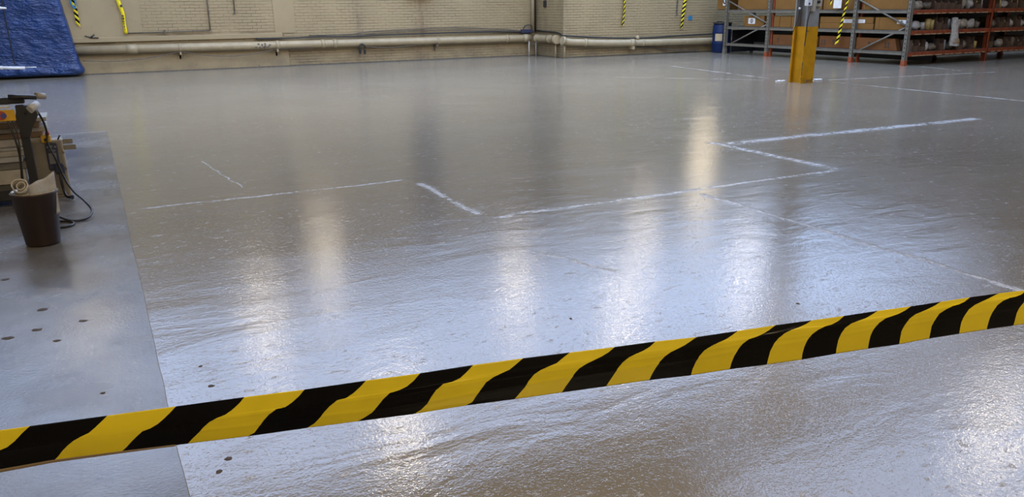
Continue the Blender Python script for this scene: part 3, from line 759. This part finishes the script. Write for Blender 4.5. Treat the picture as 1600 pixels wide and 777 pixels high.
def carton(y0, y1, z0, z1, label, x0=17.47, dx=.62, m='carton', seams=(), labels=(), prints=(), skew=0.0, flap=True):
    """long carton lying on the rack; y0 < y1"""
    root = thing('carton', label, 'carton', (x0 + dx / 2, (y0 + y1) / 2, z0), 'long cartons on the grey rack')
    b = MB().box(x0, x0 + dx, y0, y1, z0, z1, bev=.006)
    if skew:
        b.v = [(v[0], v[1] + (skew * (v[2] - z0) / (z1 - z0) if v[1] < (y0 + y1) / 2 else 0), v[2]) for v in b.v]
    bo = b.build('box_body', M[m], root)
    if flap:
        MB().box(x0 + dx / 2 - .03, x0 + dx / 2 + .03, y0 + .02, y1 - .02, z1 - .001, z1 + .0015).build('packing_tape', M['tape_seam'], bo)
    for s_ in seams:
        MB().box(x0 - .0025, x0 + .001, s_ - .007, s_ + .007, z0 + .004, z1 - .004).build('seam', M['tape_seam'], bo)
    for (ya, yb, za, zb) in labels:
        lo = MB().box(x0 - .004, x0 + .001, ya, yb, za, zb).build('paper_label', M['label'], root)
        cy_, cz, hh = (ya + yb) / 2, (za + zb) / 2, (zb - za)
        pm = MB()
        if yb - ya < .45:                                   # round mark with a bar, as on the small label
            N = 14; R1, R2 = hh * .38, hh * .24
            vs = [(x0 - .0055, cy_ + r_ * math.cos(2 * math.pi * k / N), cz + r_ * math.sin(2 * math.pi * k / N)) for r_ in (R1, R2) for k in range(N)]
            pm.add(vs, [(k, N + k, N + (k + 1) % N, (k + 1) % N) for k in range(N)])
            pm.box(x0 - .0058, x0 - .0045, cy_ - .012, cy_ + .012, cz - R2 * .8, cz + R2 * .8)
        else:
            for k in range(2): pm.box(x0 - .0055, x0 - .0045, ya + .05, yb - .05, za + hh * (.28 + .36 * k), za + hh * (.36 + .36 * k))
        pm.build('print', M['ink'], lo)
    for (y_, kind) in prints:                               # this-way-up arrows and handling marks
        pm = MB(); zc_ = (z0 + z1) / 2; s_ = .05
        if kind == 'arrow':
            for d_ in (-.045, .045):
                pm.box(x0 - .003, x0 - .001, y_ + d_ - .012, y_ + d_ + .012, zc_ - s_, zc_ + s_ * .3)
                pm.add([(x0 - .003, y_ + d_ - .035, zc_ + s_ * .3), (x0 - .003, y_ + d_ + .035, zc_ + s_ * .3), (x0 - .003, y_ + d_, zc_ + s_ * 1.4)], [(0, 2, 1)])
            pm.box(x0 - .003, x0 - .001, y_ - .09, y_ + .09, zc_ - s_ * 1.4, zc_ - s_ * 1.15)
        else:
            pm.add([(x0 - .003, y_ - .05, zc_ + .05), (x0 - .003, y_ + .05, zc_ + .05), (x0 - .003, y_, zc_ - .02)], [(0, 1, 2)])
            pm.box(x0 - .003, x0 - .001, y_ - .008, y_ + .008, zc_ - .06, zc_ - .02); pm.box(x0 - .003, x0 - .001, y_ - .04, y_ + .04, zc_ - .07, zc_ - .06)
        pm.build('handling_mark', M['ink'], bo)
    return root
carton(19.16, 19.62, 1.302, 1.64, 'brown carton with white sheet poking past the left end of the grey rack', dx=.5, labels=[(19.165, 19.36, 1.42, 1.72)])
MB().box(17.46, 18.1, 19.10, 19.60, 1.28, 1.30).build('end_shelf', M['deck'], t)
carton(17.44, 18.72, 1.302, 1.74, 'tall brown carton on the top grey shelf, leftmost between the first two uprights')
carton(16.02, 17.22, 1.302, 1.76, 'tall brown carton on the top grey shelf between second upright and column', seams=())
carton(15.56, 15.98, 1.302, 1.74, 'narrow brown carton on the top grey shelf just behind the column')
carton(14.50, 15.50, 1.302, 1.76, 'tall brown carton on the top grey shelf behind the hanging striped tape', seams=(15.44,))
carton(12.95, 14.26, 1.302, 1.75, 'tall brown carton on the top grey shelf at the corner upright', dx=.15, seams=(14.17,), flap=False)
carton(17.60, 18.42, .822, 1.12, 'brown carton with a round black mark on white label on the middle grey shelf', labels=[(17.95, 18.23, .90, 1.06)], seams=(18.34,))
carton(17.00, 17.22, .822, 1.12, 'small brown carton on the middle grey shelf right after the second upright')
carton(16.58, 16.985, .822, 1.12, 'square brown carton on the middle grey shelf, second after the second upright')
carton(15.70, 16.565, .822, 1.12, 'brown carton on the middle grey shelf half hidden by the column')
carton(13.88, 15.56, .822, .965, 'flat long brown carton lowest of two on the middle grey shelf, right of the column', dx=.55 if False else .15, flap=False)
carton(13.90, 15.56, .967, 1.12, 'flat long carton with white label strip lying on top of another flat carton', dx=.15, labels=[(14.14, 14.80, .975, 1.06)], flap=False)
carton(12.96, 13.84, .822, 1.12, 'brown carton with a printed label on the middle grey shelf at the corner upright', dx=.15, labels=[(12.97, 13.22, .97, 1.06)], seams=(13.72,), flap=False)
carton(16.30, 17.20, .332, .62, 'reddish carton on the lowest grey shelf left of the column', m='carton2', seams=(16.72, 16.52), prints=[(17.0, 'glass')])
carton(15.58, 16.26, .332, .60, 'reddish carton on the lowest grey shelf hidden behind the column', m='carton2')
carton(14.46, 15.52, .332, .63, 'reddish carton with handling marks on the lowest grey shelf right of the column', m='carton2', prints=[(15.38, 'arrow'), (15.05, 'glass')])
carton(13.12, 14.34, .332, .62, 'reddish carton with a slanting end on the lowest grey shelf at the corner', m='carton2', dx=.15, prints=[(13.95, 'glass'), (13.42, 'arrow')], skew=.10, flap=False)

# ================================================================ orange racking
YO = 12.80
t = thing('orange_rack', 'orange pallet rack filled with small bins and bagged parts at the far right', 'rack', (20.4, 13.5, 0))
for x in (20.52, 23.5):
    for y in (12.86, 14.25):
        MB().box(x - .05, x + .05, y - .05, y - .04, 0, 5.4).box(x - .05, x - .04, y - .05, y + .05, 0, 5.4).box(x + .04, x + .05, y - .05, y + .05, 0, 5.4).box(x - .07, x + .07, y - .07, y + .07, 0, .012).build('upright', M['orange'], t)
MB().box(17.52, 17.60, 14.29, 14.33, .0, 3.0).build('upright', M['orange'], t)
for (xa, xb) in ((17.47, 20.47), (20.57, 23.45)):
    for lv in ((.32, .82, 1.30, 1.95, 2.6) if xa < 18 else (.32, .82, 1.30, 1.95, 2.6, 3.4, 4.2, 5.0)):
        b = MB().box(xa, xb, YO - .02, YO + .03, lv - .105, lv - .004, bev=.006).build('beam', M['orange'], t)
        m = MB(); x = xa + .1
        while x < xb - .15:
            w_ = random.uniform(.10, .26); m.box(x, x + w_, YO - .0235, YO - .018, lv - .10, lv - .082); x += w_ + random.uniform(.03, .12)
        o = m.build('label_strip', M['tan_label'], b)
        MB().box(xa, xb, 14.22, 14.28, lv - .10, lv - .004).build('rear_beam', M['orange'], t)
        MB().box(xa if xa > 18 else XR + .2, xb, YO + .03, 14.22, lv - .02, lv - .002).build('shelf_deck', M['deck'], t)
o = MB().box(18.59, 20.50, 14.30, 14.32, .05, 3.0).box(20.50, 25.5, 14.30, 14.34, .05, 5.4).build('shade_sheet', M['blackmetal'], t); o['label'] = 'added dark sheet shading the back of the bays'  # added sheet, darkens the bay backs and hides sky from the floor reflection

SH = {.32: 'lowest', .82: 'middle', 1.30: 'top'}
proto = {}
def rack_item(kind, x, w, lv, n, bay):
    """one thing on an orange shelf: a bin, a bag of parts or a roll"""
    where = '%s orange shelf, %s from left, %s bay' % (SH[lv], ORD[n], bay)
    y0 = YO + .06; z = lv
    if kind == 'bin':
        h_ = random.uniform(.24, .30)
        r = thing('cardboard_bin', 'dark cardboard bin on the ' + where, 'bin', (x + w / 2, y0 + .25, z), 'bins on the orange rack')
        b = MB().box(x, x + .008, y0 + .02, y0 + .55, z, z + h_).box(x + w - .008, x + w, y0 + .02, y0 + .55, z, z + h_).box(x + .008, x + w - .008, y0 + .02, y0 + .55, z, z + .008)
        b.box(x + .008, x + w - .008, y0 + .54, y0 + .55, z, z + h_).build('bin_walls', M['carton_dark'], r)
        MB().box(x, x + w, y0 + .012, y0 + .02, z, z + h_ * random.uniform(.35, .62)).build('bin_front', M['carton_dark'], r)
        c_ = random.choice(['greybag', 'bagwhite', 'tan', 'yellowish', 'greybag'])
        cm = MB()
        for q in range(3): cm.blob((x + w * (.3 + .2 * q), y0 + .12 + .1 * q, z + h_ * .58), (w * .24, .08, .05), random.randint(0, 99), .35, n=6)
        o = cm.build('contents', M[c_], r); o['label'] = 'parts heaped in the bin'; o['kind'] = 'stuff'
    elif kind == 'bag':
        h_ = random.uniform(.17, .27); c_ = random.choice(['bagwhite', 'greybag', 'bagclear', 'greybag'])
        lab = {'bagwhite': 'cloudy plastic bag of parts', 'greybag': 'grey bundle of packed parts', 'bagclear': 'pale clear bag of parts'}[c_]
        o = MB().blob((x + w / 2, y0 + .13, z + h_ * .46), (w * .50, .10, h_ * .5), random.randint(0, 999), .35, n=9).build('parts_bag', M[c_], None, (x + w / 2, y0 + .13, z))
        tag(o, lab + ' on the ' + where, 'bag', 'bagged parts on the orange rack')
    else:
        h_ = random.uniform(.18, .26); c_ = random.choice(['yellowish', 'yellowish', 'tan', 'bagclear'])
        lab = {'yellowish': 'pale yellow roll', 'tan': 'tan roll', 'bagclear': 'whitish roll'}[c_]
        r = thing('roll', '%s standing on the %s' % (lab, where), 'roll', (x + w / 2, y0 + .1, z), 'rolls on the orange rack')
        rad = min(.075, w * .42); tl = random.uniform(-.05, .05)
        MB().tube([(x + w / 2, y0 + .1, z + .001), (x + w / 2 + tl, y0 + .1, z + h_)], rad, 12).build('roll_body', M[c_], r)
        MB().tube([(x + w / 2 + tl, y0 + .1, z + h_), (x + w / 2 + tl, y0 + .1, z + h_ + .004)], rad * .45, 10).build('core', M['ink'], r)
rs = random.Random(21)
for lv in (.32, .82, 1.30):
    for (xa, xb, bay) in ((17.66, 20.42, 'near'), (20.64, 23.2, 'far')):
        x = xa; n = 0
        while x < xb - .12 and n < 14:
            kd = rs.choices(['bin', 'bag', 'roll', 'gap'], [.34, .36, .22, .08])[0]
            w_ = {'bin': rs.uniform(.20, .28), 'bag': rs.uniform(.19, .34), 'roll': rs.uniform(.14, .19), 'gap': .22}[kd]
            if x + w_ > xb: break
            if kd != 'gap': rack_item(kd, x, w_ - .015, lv, n, bay); n += 1
            x += w_
r = thing('hanging_bag', 'large clear plastic bag hanging down over the middle orange beam', 'bag', (19.0, YO - .06, .5))
R_ = []
for i in range(17):
    f = i / 16; z = 1.10 - f * .68; row = []
    for j in range(9):
        u = j / 8 - .5; wd_ = .20 + .16 * f + .03 * math.sin(f * 9)
        row.append((18.98 + .12 * f + u * wd_, YO - .05 - .05 * math.sin(math.pi * (u + .5)) * (.4 + f) + .02 * noise.noise((u * 5, f * 6, 3)), z + .03 * noise.noise((u * 4, f * 3, 8))))
    R_.append(row)
hb = MB().grid(R_)
hb.grid([[(p[0], YO - .028 if p[2] > .7 or p[2] < .45 else YO - .026, p[2]) for p in rw] for rw in R_][::-1])
hb.build('bag_sheet', M['bagclear'], r)
MB().blob((19.10, YO - .085, .52), (.12, .035, .10), 4, .3).build('bag_contents', M['tan'], r)

# ================================================================ drum
t = thing('drum', 'blue plastic drum standing between the right brick wall and the grey rack', 'drum', (17.74, 19.62, 0))
cx, cy = 17.74, 19.62
MB().lathe((cx, cy, 0), [(0, .003), (.27, .003), (.285, .03), (.29, .26), (.298, .28), (.298, .31), (.29, .33), (.29, .58), (.298, .60), (.298, .63), (.29, .65), (.288, .82), (.26, .87), (.22, .88), (0, .88)], 32).build('drum_body', M['drum'], t)
MB().lathe((cx, cy, 0), [(.225, .881), (.292, .872), (.296, .90), (.285, .915), (.225, .918), (0, .915)], 32).build('drum_lid', M['blackmetal'], t)
for a in (2.3, 3.6, 5.0): MB().tube([(cx + .14 * math.cos(a), cy + .14 * math.sin(a), .915), (cx + .14 * math.cos(a), cy + .14 * math.sin(a), .955)], .035, 10).build('bung', M['blackmetal'], t)
vs = []; fs = []
for k in range(7):
    a = math.radians(186 + k * 7.5)
    for z in (.36, .58): vs.append((cx + .2995 * math.cos(a), cy + .2995 * math.sin(a), z))
for k in range(6): fs.append((2 * k, 2 * k + 2, 2 * k + 3, 2 * k + 1))
MB().add(vs, fs, 0, True).build('paper_label', M['tan_label'], t)

# ================================================================ work frame, control box and bin at the left
ZB = -.001
t = thing('work_frame', 'black steel work frame with yellow sign plate at the left edge', 'machine', (-.9, 7.2, ZB))
MB().box(-.56, -.50, 7.17, 7.23, ZB, .80, bev=.005).build('post', M['blackmetal'], t)
MB().box(-2.1, -2.04, 7.17, 7.23, ZB, .80, bev=.005).build('post', M['blackmetal'], t)
m = MB(); P_ = [(-.575, .68), (-.555, .78), (-.44, .80), (-.415, .72), (-.47, .62), (-.50, .55), (-.54, .56)]
n_ = len(P_); vs = [(x, 7.155, z) for x, z in P_] + [(x, 7.245, z) for x, z in P_]
m.add(vs, [tuple(range(n_)), tuple(range(2 * n_ - 1, n_ - 1, -1))] + [(k, k + n_, (k + 1) % n_ + n_, (k + 1) % n_) for k in range(n_)])
m.build('bracket', M['blackmetal'], t)
MB().box(-2.3, -.50, 7.30, 7.36, .80, .85, bev=.006).build('top_rail', M['blackmetal'], t)
MB().tube([(-.60, 7.28, .86), (-.41, 7.26, .845)], .018, 8).build('rod', M['blackmetal'], t)
o = MB().tube([(-.42, 7.36, .85), (-.36, 7.40, .838)], .026, 10).build('rod_end', M['boxlight'], t); o['label'] = 'pale end cap of the rod'
o = MB().tube([(-.465, 7.14, .765), (-.41, 7.20, .80)], .030, 14).build('roller', M['white'], t); o['label'] = 'white plastic roller'
o = MB().box(-2.2, -.60, 7.16, 7.30, .783, .80).build('white_tray', M['white'], t); o['label'] = 'white strip lying along the top'
sp = MB().box(-2.0, -.565, 7.12, 7.14, .69, .775, bev=.004).build('sign_plate', M['amber'], t); sp['label'] = 'amber yellow sign plate with a red and blue emblem'
MB().tube([(-.655, 7.119, .735), (-.655, 7.1175, .735)], .034, 12).build('emblem', M['emblem_red'], sp)
MB().tube([(-.64, 7.1185, .733), (-.64, 7.1165, .733)], .022, 6).build('emblem', M['emblem_blue'], sp)
MB().box(-2.3, -.50, 7.24, 7.92, .05, .135, bev=.008).build('base_beam', M['blackmetal'], t)
for x in (-2.2, -.62): MB().box(x - .04, x + .04, 7.26, 7.90, ZB, .05).build('skid', M['blackmetal'], t)
specs = [('white_dirty', .15, .25, -.60), ('grey_board', .252, .315, -.52), ('white', .317, .36, -.60), ('white_dirty', .362, .405, -.50), ('white', .407, .44, -.56), ('white_dirty', .442, .50, -.45), ('brown_board', .502, .545, -.43), ('white_dirty', .547, .585, -.40), ('brown_board', .587, .63, -.44), ('white_dirty', .632, .662, -.385)]
lab = ['thick off white board at the bottom of the left stack', 'grey profile above the bottom board of the left stack', 'thin white strip over the grey profile in the left stack', 'off white board in the lower middle of the left stack', 'bright white strip in the middle of the left stack',
       'off white board under the lower brown board of the left stack', 'lower of the two brown boards in the left stack', 'off white board between the two brown boards of the left stack', 'upper of the two brown boards in the left stack', 'off white board on the very top of the left stack']
for i, (mm, z0, z1, xe) in enumerate(specs):
    if i == 0: z0 = .136
    dy = .02 * math.sin(i * 2.1)
    o = MB().box(-2.4 + .05 * math.sin(i), xe, 7.50 + dy, 7.86 + dy, z0, z1, bev=.004).build('board', M[mm], None, (-1.4, 7.68 + dy, z0))
    tag(o, lab[i], 'board', 'boards stacked on the work frame')
# control box
t = thing('control_box', 'beige grey electrical control box standing on the concrete beside the work frame', 'control box', (-.41, 7.55, ZB))
B0, B1, Y0, Y1, Z1 = -.535, -.298, 7.45, 7.62, .475
eb = MB().box(B0, B1, Y0 + .012, Y1, ZB, Z1, bev=.006).build('enclosure', M['boxlight'], t)
dr = MB().box(B0 + .004, B1 - .012, Y0, Y0 + .012, ZB + .02, Z1 - .008, bev=.004).build('door', M['boxgrey'], t)
dp = MB().box(-.425, -.34, Y0 - .018, Y0, .235, .455, bev=.006).build('keypad', M['navy'], t)
MB().box(-.412, -.356, Y0 - .021, Y0 - .017, .285, .375, bev=.002).build('display', M['screen'], dp)
for x, z in ((-.41, .425), (-.38, .432), (-.355, .425), (-.395, .40), (-.365, .395)): MB().tube([(x, Y0 - .017, z), (x, Y0 - .024, z)], .009, 8).build('button', M['screen'], dp)
MB().box(-.385, -.315, Y0 - .05, Y0 - .018, .205, .285, bev=.008).build('plug', M['navy'], t)
ac = MB().box(-.445, -.375, Y0 - .02, Y0 + .06, Z1 - .012, Z1 + .045, bev=.006).build('connector', M['amber'], t); ac['label'] = 'amber yellow connector on the top edge'
MB().tube([(-.412, Y0 - .021, Z1 + .012), (-.412, Y0 - .024, Z1 + .012)], .014, 8).build('connector_hole', M['black'], ac)
MB().tube([(-.395, Y0 + .02, Z1 + .04), (-.395, Y0 + .01, Z1 + .075)], .016, 8).build('cable_gland', M['emblem_red'], t)
MB().box(-.445, -.405, Y0 - .03, Y0, .09, .17, bev=.006).build('socket', M['black'], t)
lg = MB().box(B1, -.205, Y0 + .03, Y0 + .07, .385, .425, bev=.003).box(B1, -.225, Y0 + .10, Y0 + .13, .425, .465, bev=.003).build('side_lug', M['boxgrey'], t)
MB().tube([(B1 - .03, Y0 + .02, Z1), (B1 - .01, Y0 + .03, Z1 + .035)], .006, 6).build('top_hook', M['black'], t)
for z in (.10, .24, .38): MB().tube([(B1 - .004, Y0 + .004, z - .015), (B1 - .004, Y0 + .004, z + .015)], .008, 6).build('hinge', M['boxlight'], t)
cable('power_cable', 'black power cable arching from work frame over control box down to floor',
      [(-.50, 7.14, .74), (-.455, 7.24, .775), (-.42, 7.29, .72), (-.398, 7.33, .64), (-.393, 7.42, .545), (-.40, 7.405, .47), (-.375, 7.37, .38), (-.345, 7.36, .265), (-.315, 7.30, .16), (-.26, 7.0, .12), (-.19, 6.75, .09), (-.15, 6.62, .04), (-.185, 6.50, .012), (-.27, 6.47, .010), (-.35, 6.52, .03), (-.40, 6.60, .06)], .0085, k=8)
cable('floor_cable', 'small coil of black cable lying on the concrete right of the wastebasket', [(-.46, 6.55, .006), (-.37, 6.53, .006), (-.30, 6.48, .006), (-.275, 6.41, .006), (-.30, 6.34, .006), (-.36, 6.33, .006), (-.43, 6.36, .006)], .0085, k=8)
cable('power_cable', 'short black lead dropping from the dark plug down the control box', [(-.35, Y0 - .035, .21), (-.352, Y0 - .05, .14), (-.345, Y0 - .06, .06), (-.33, Y0 - .12, .025), (-.29, Y0 - .16, .02)], [.012] * 24 + [.02], k=6)
cable('signal_cable', 'left black cable hanging below the yellow sign plate', [(-.625, 7.13, .70), (-.60, 7.10, .60), (-.585, 7.08, .44), (-.60, 7.08, .25), (-.625, 7.10, .14)], .008)
cable('signal_cable', 'right black cable hanging below the yellow sign plate', [(-.595, 7.13, .70), (-.575, 7.10, .62), (-.573, 7.08, .50), (-.58, 7.07, .40), (-.595, 7.07, .20), (-.60, 7.1, .14)], .006)
# bin
t = thing('wastebasket', 'brown plastic wastebasket on the concrete floor in front of the control box', 'bin', (-.452, 5.95, ZB))
wc = (-.452, 5.95, ZB)
MB().lathe(wc, [(0, .003), (.095, .003), (.103, .012), (.136, .345), (.142, .350), (.142, .358), (.136, .360), (.131, .352), (.099, .018), (0, .016)], 40).build('basket', M['bin'], t)
def wob(a, z): return .05 * math.sin(7 * a + z * 40) + .03 * math.sin(13 * a)
MB().lathe(wc, [(.122, .25), (.129, .34), (.134, .362), (.129, .368), (.122, .355)], 48, wob=lambda a, z: .02 * math.sin(9 * a) + .012 * math.sin(17 * a + z * 30)).build('liner', M['bagwhite'], t)
R_ = []
for i in range(13):
    f = i / 12; row = []
    for j in range(17):
        u = j / 16
        x = -.535 + u * .215; top_ = .405 + .075 * u - .012 * math.sin(math.pi * u) + .004 * math.sin(u * 15)
        row.append((x + .01 * f * (u - .5), 5.90 - .05 * math.sin(u * 3.14) + .012 * math.sin(u * 9 + f * 2) + .03 * f, .20 + (top_ - .20) * f))
    R_.append(row)
o = MB().grid(R_).build('waste_sheet', M['sheet'], None, (-.42, 5.90, .2)); o.modifiers.new('thickness', 'SOLIDIFY').thickness = .003
tag(o, 'pale grey plastic sheet standing up out of the wastebasket', 'sheet')
r = thing('waste_roll', 'round whitish roll end poking out at the left of the wastebasket', 'roll', (-.50, 6.0, .35))
rm = MB().lathe((0, 0, 0), [(.040, .002), (.046, 0), (.047, .13), (.040, .13), (.040, .002)], 24, wob=lambda a, z: .05 * math.sin(3 * a)).lathe((.006, 0, .004), [(.021, .002), (.027, 0), (.027, .12), (.021, .12), (.021, .002)], 20, wob=lambda a, z: .08 * math.sin(2 * a))
T_ = Matrix.Translation((-.515, 5.955, .365)) @ Matrix.Rotation(math.radians(62), 4, 'X')
rm.v = [T_ @ Vector(v) for v in rm.v]
rm.build('roll_body', M['bagclear'], r)
o = MB().blob((-.50, 5.91, .345), (.06, .045, .03), 8, .5).build('waste_bag', M['bagwhite'], None, (-.5, 5.91, .33)); tag(o, 'crumpled cloudy bag at the front left of the wastebasket rim', 'bag')

# ================================================================ high bay lamps under the roof
def lamp(x, y, z, label):
    t = thing('high_bay_lamp', label, 'lamp', (x, y, z), 'high bay lamps')
    MB().lathe((x, y, z), [(.30, 0), (.29, .02), (.20, .22), (.09, .34), (.08, .42), (0, .42)], 24).build('shade', M['rackgrey'], t)
    MB().lathe((x, y, z), [(0, -.005), (.20, -.005), (.285, .01), (.285, .02), (0, .02)], 24).build('diffuser', M['lamp_glow'], t)
    MB().tube([(x, y, z + .42), (x, y, 6.12)], .015, 6).build('hanger', M['blackmetal'], t)
for (x, y, nm) in ((4.87, 20.2, 'nearest the back wall'), (2.6, 16.7, 'over the left aisle'), (13.8, 18.0, 'before the right brick wall'), (14.0, 14.1, 'beside the grey rack'), (8.5, 16.1, 'over the middle of the hall'),
                   (9.8, 13.5, 'before the column'), (3.76, 11.4, 'over the left half of the coated floor'), (-.7, 16.7, 'leftmost before the tarpaulin'), (12.2, 6.4, 'over the right half of the near floor'), (19.5, 8.0, 'over the aisle before the orange rack')):
    lamp(x, y, 5.3, 'warm high bay lamp hanging under the roof ' + nm)
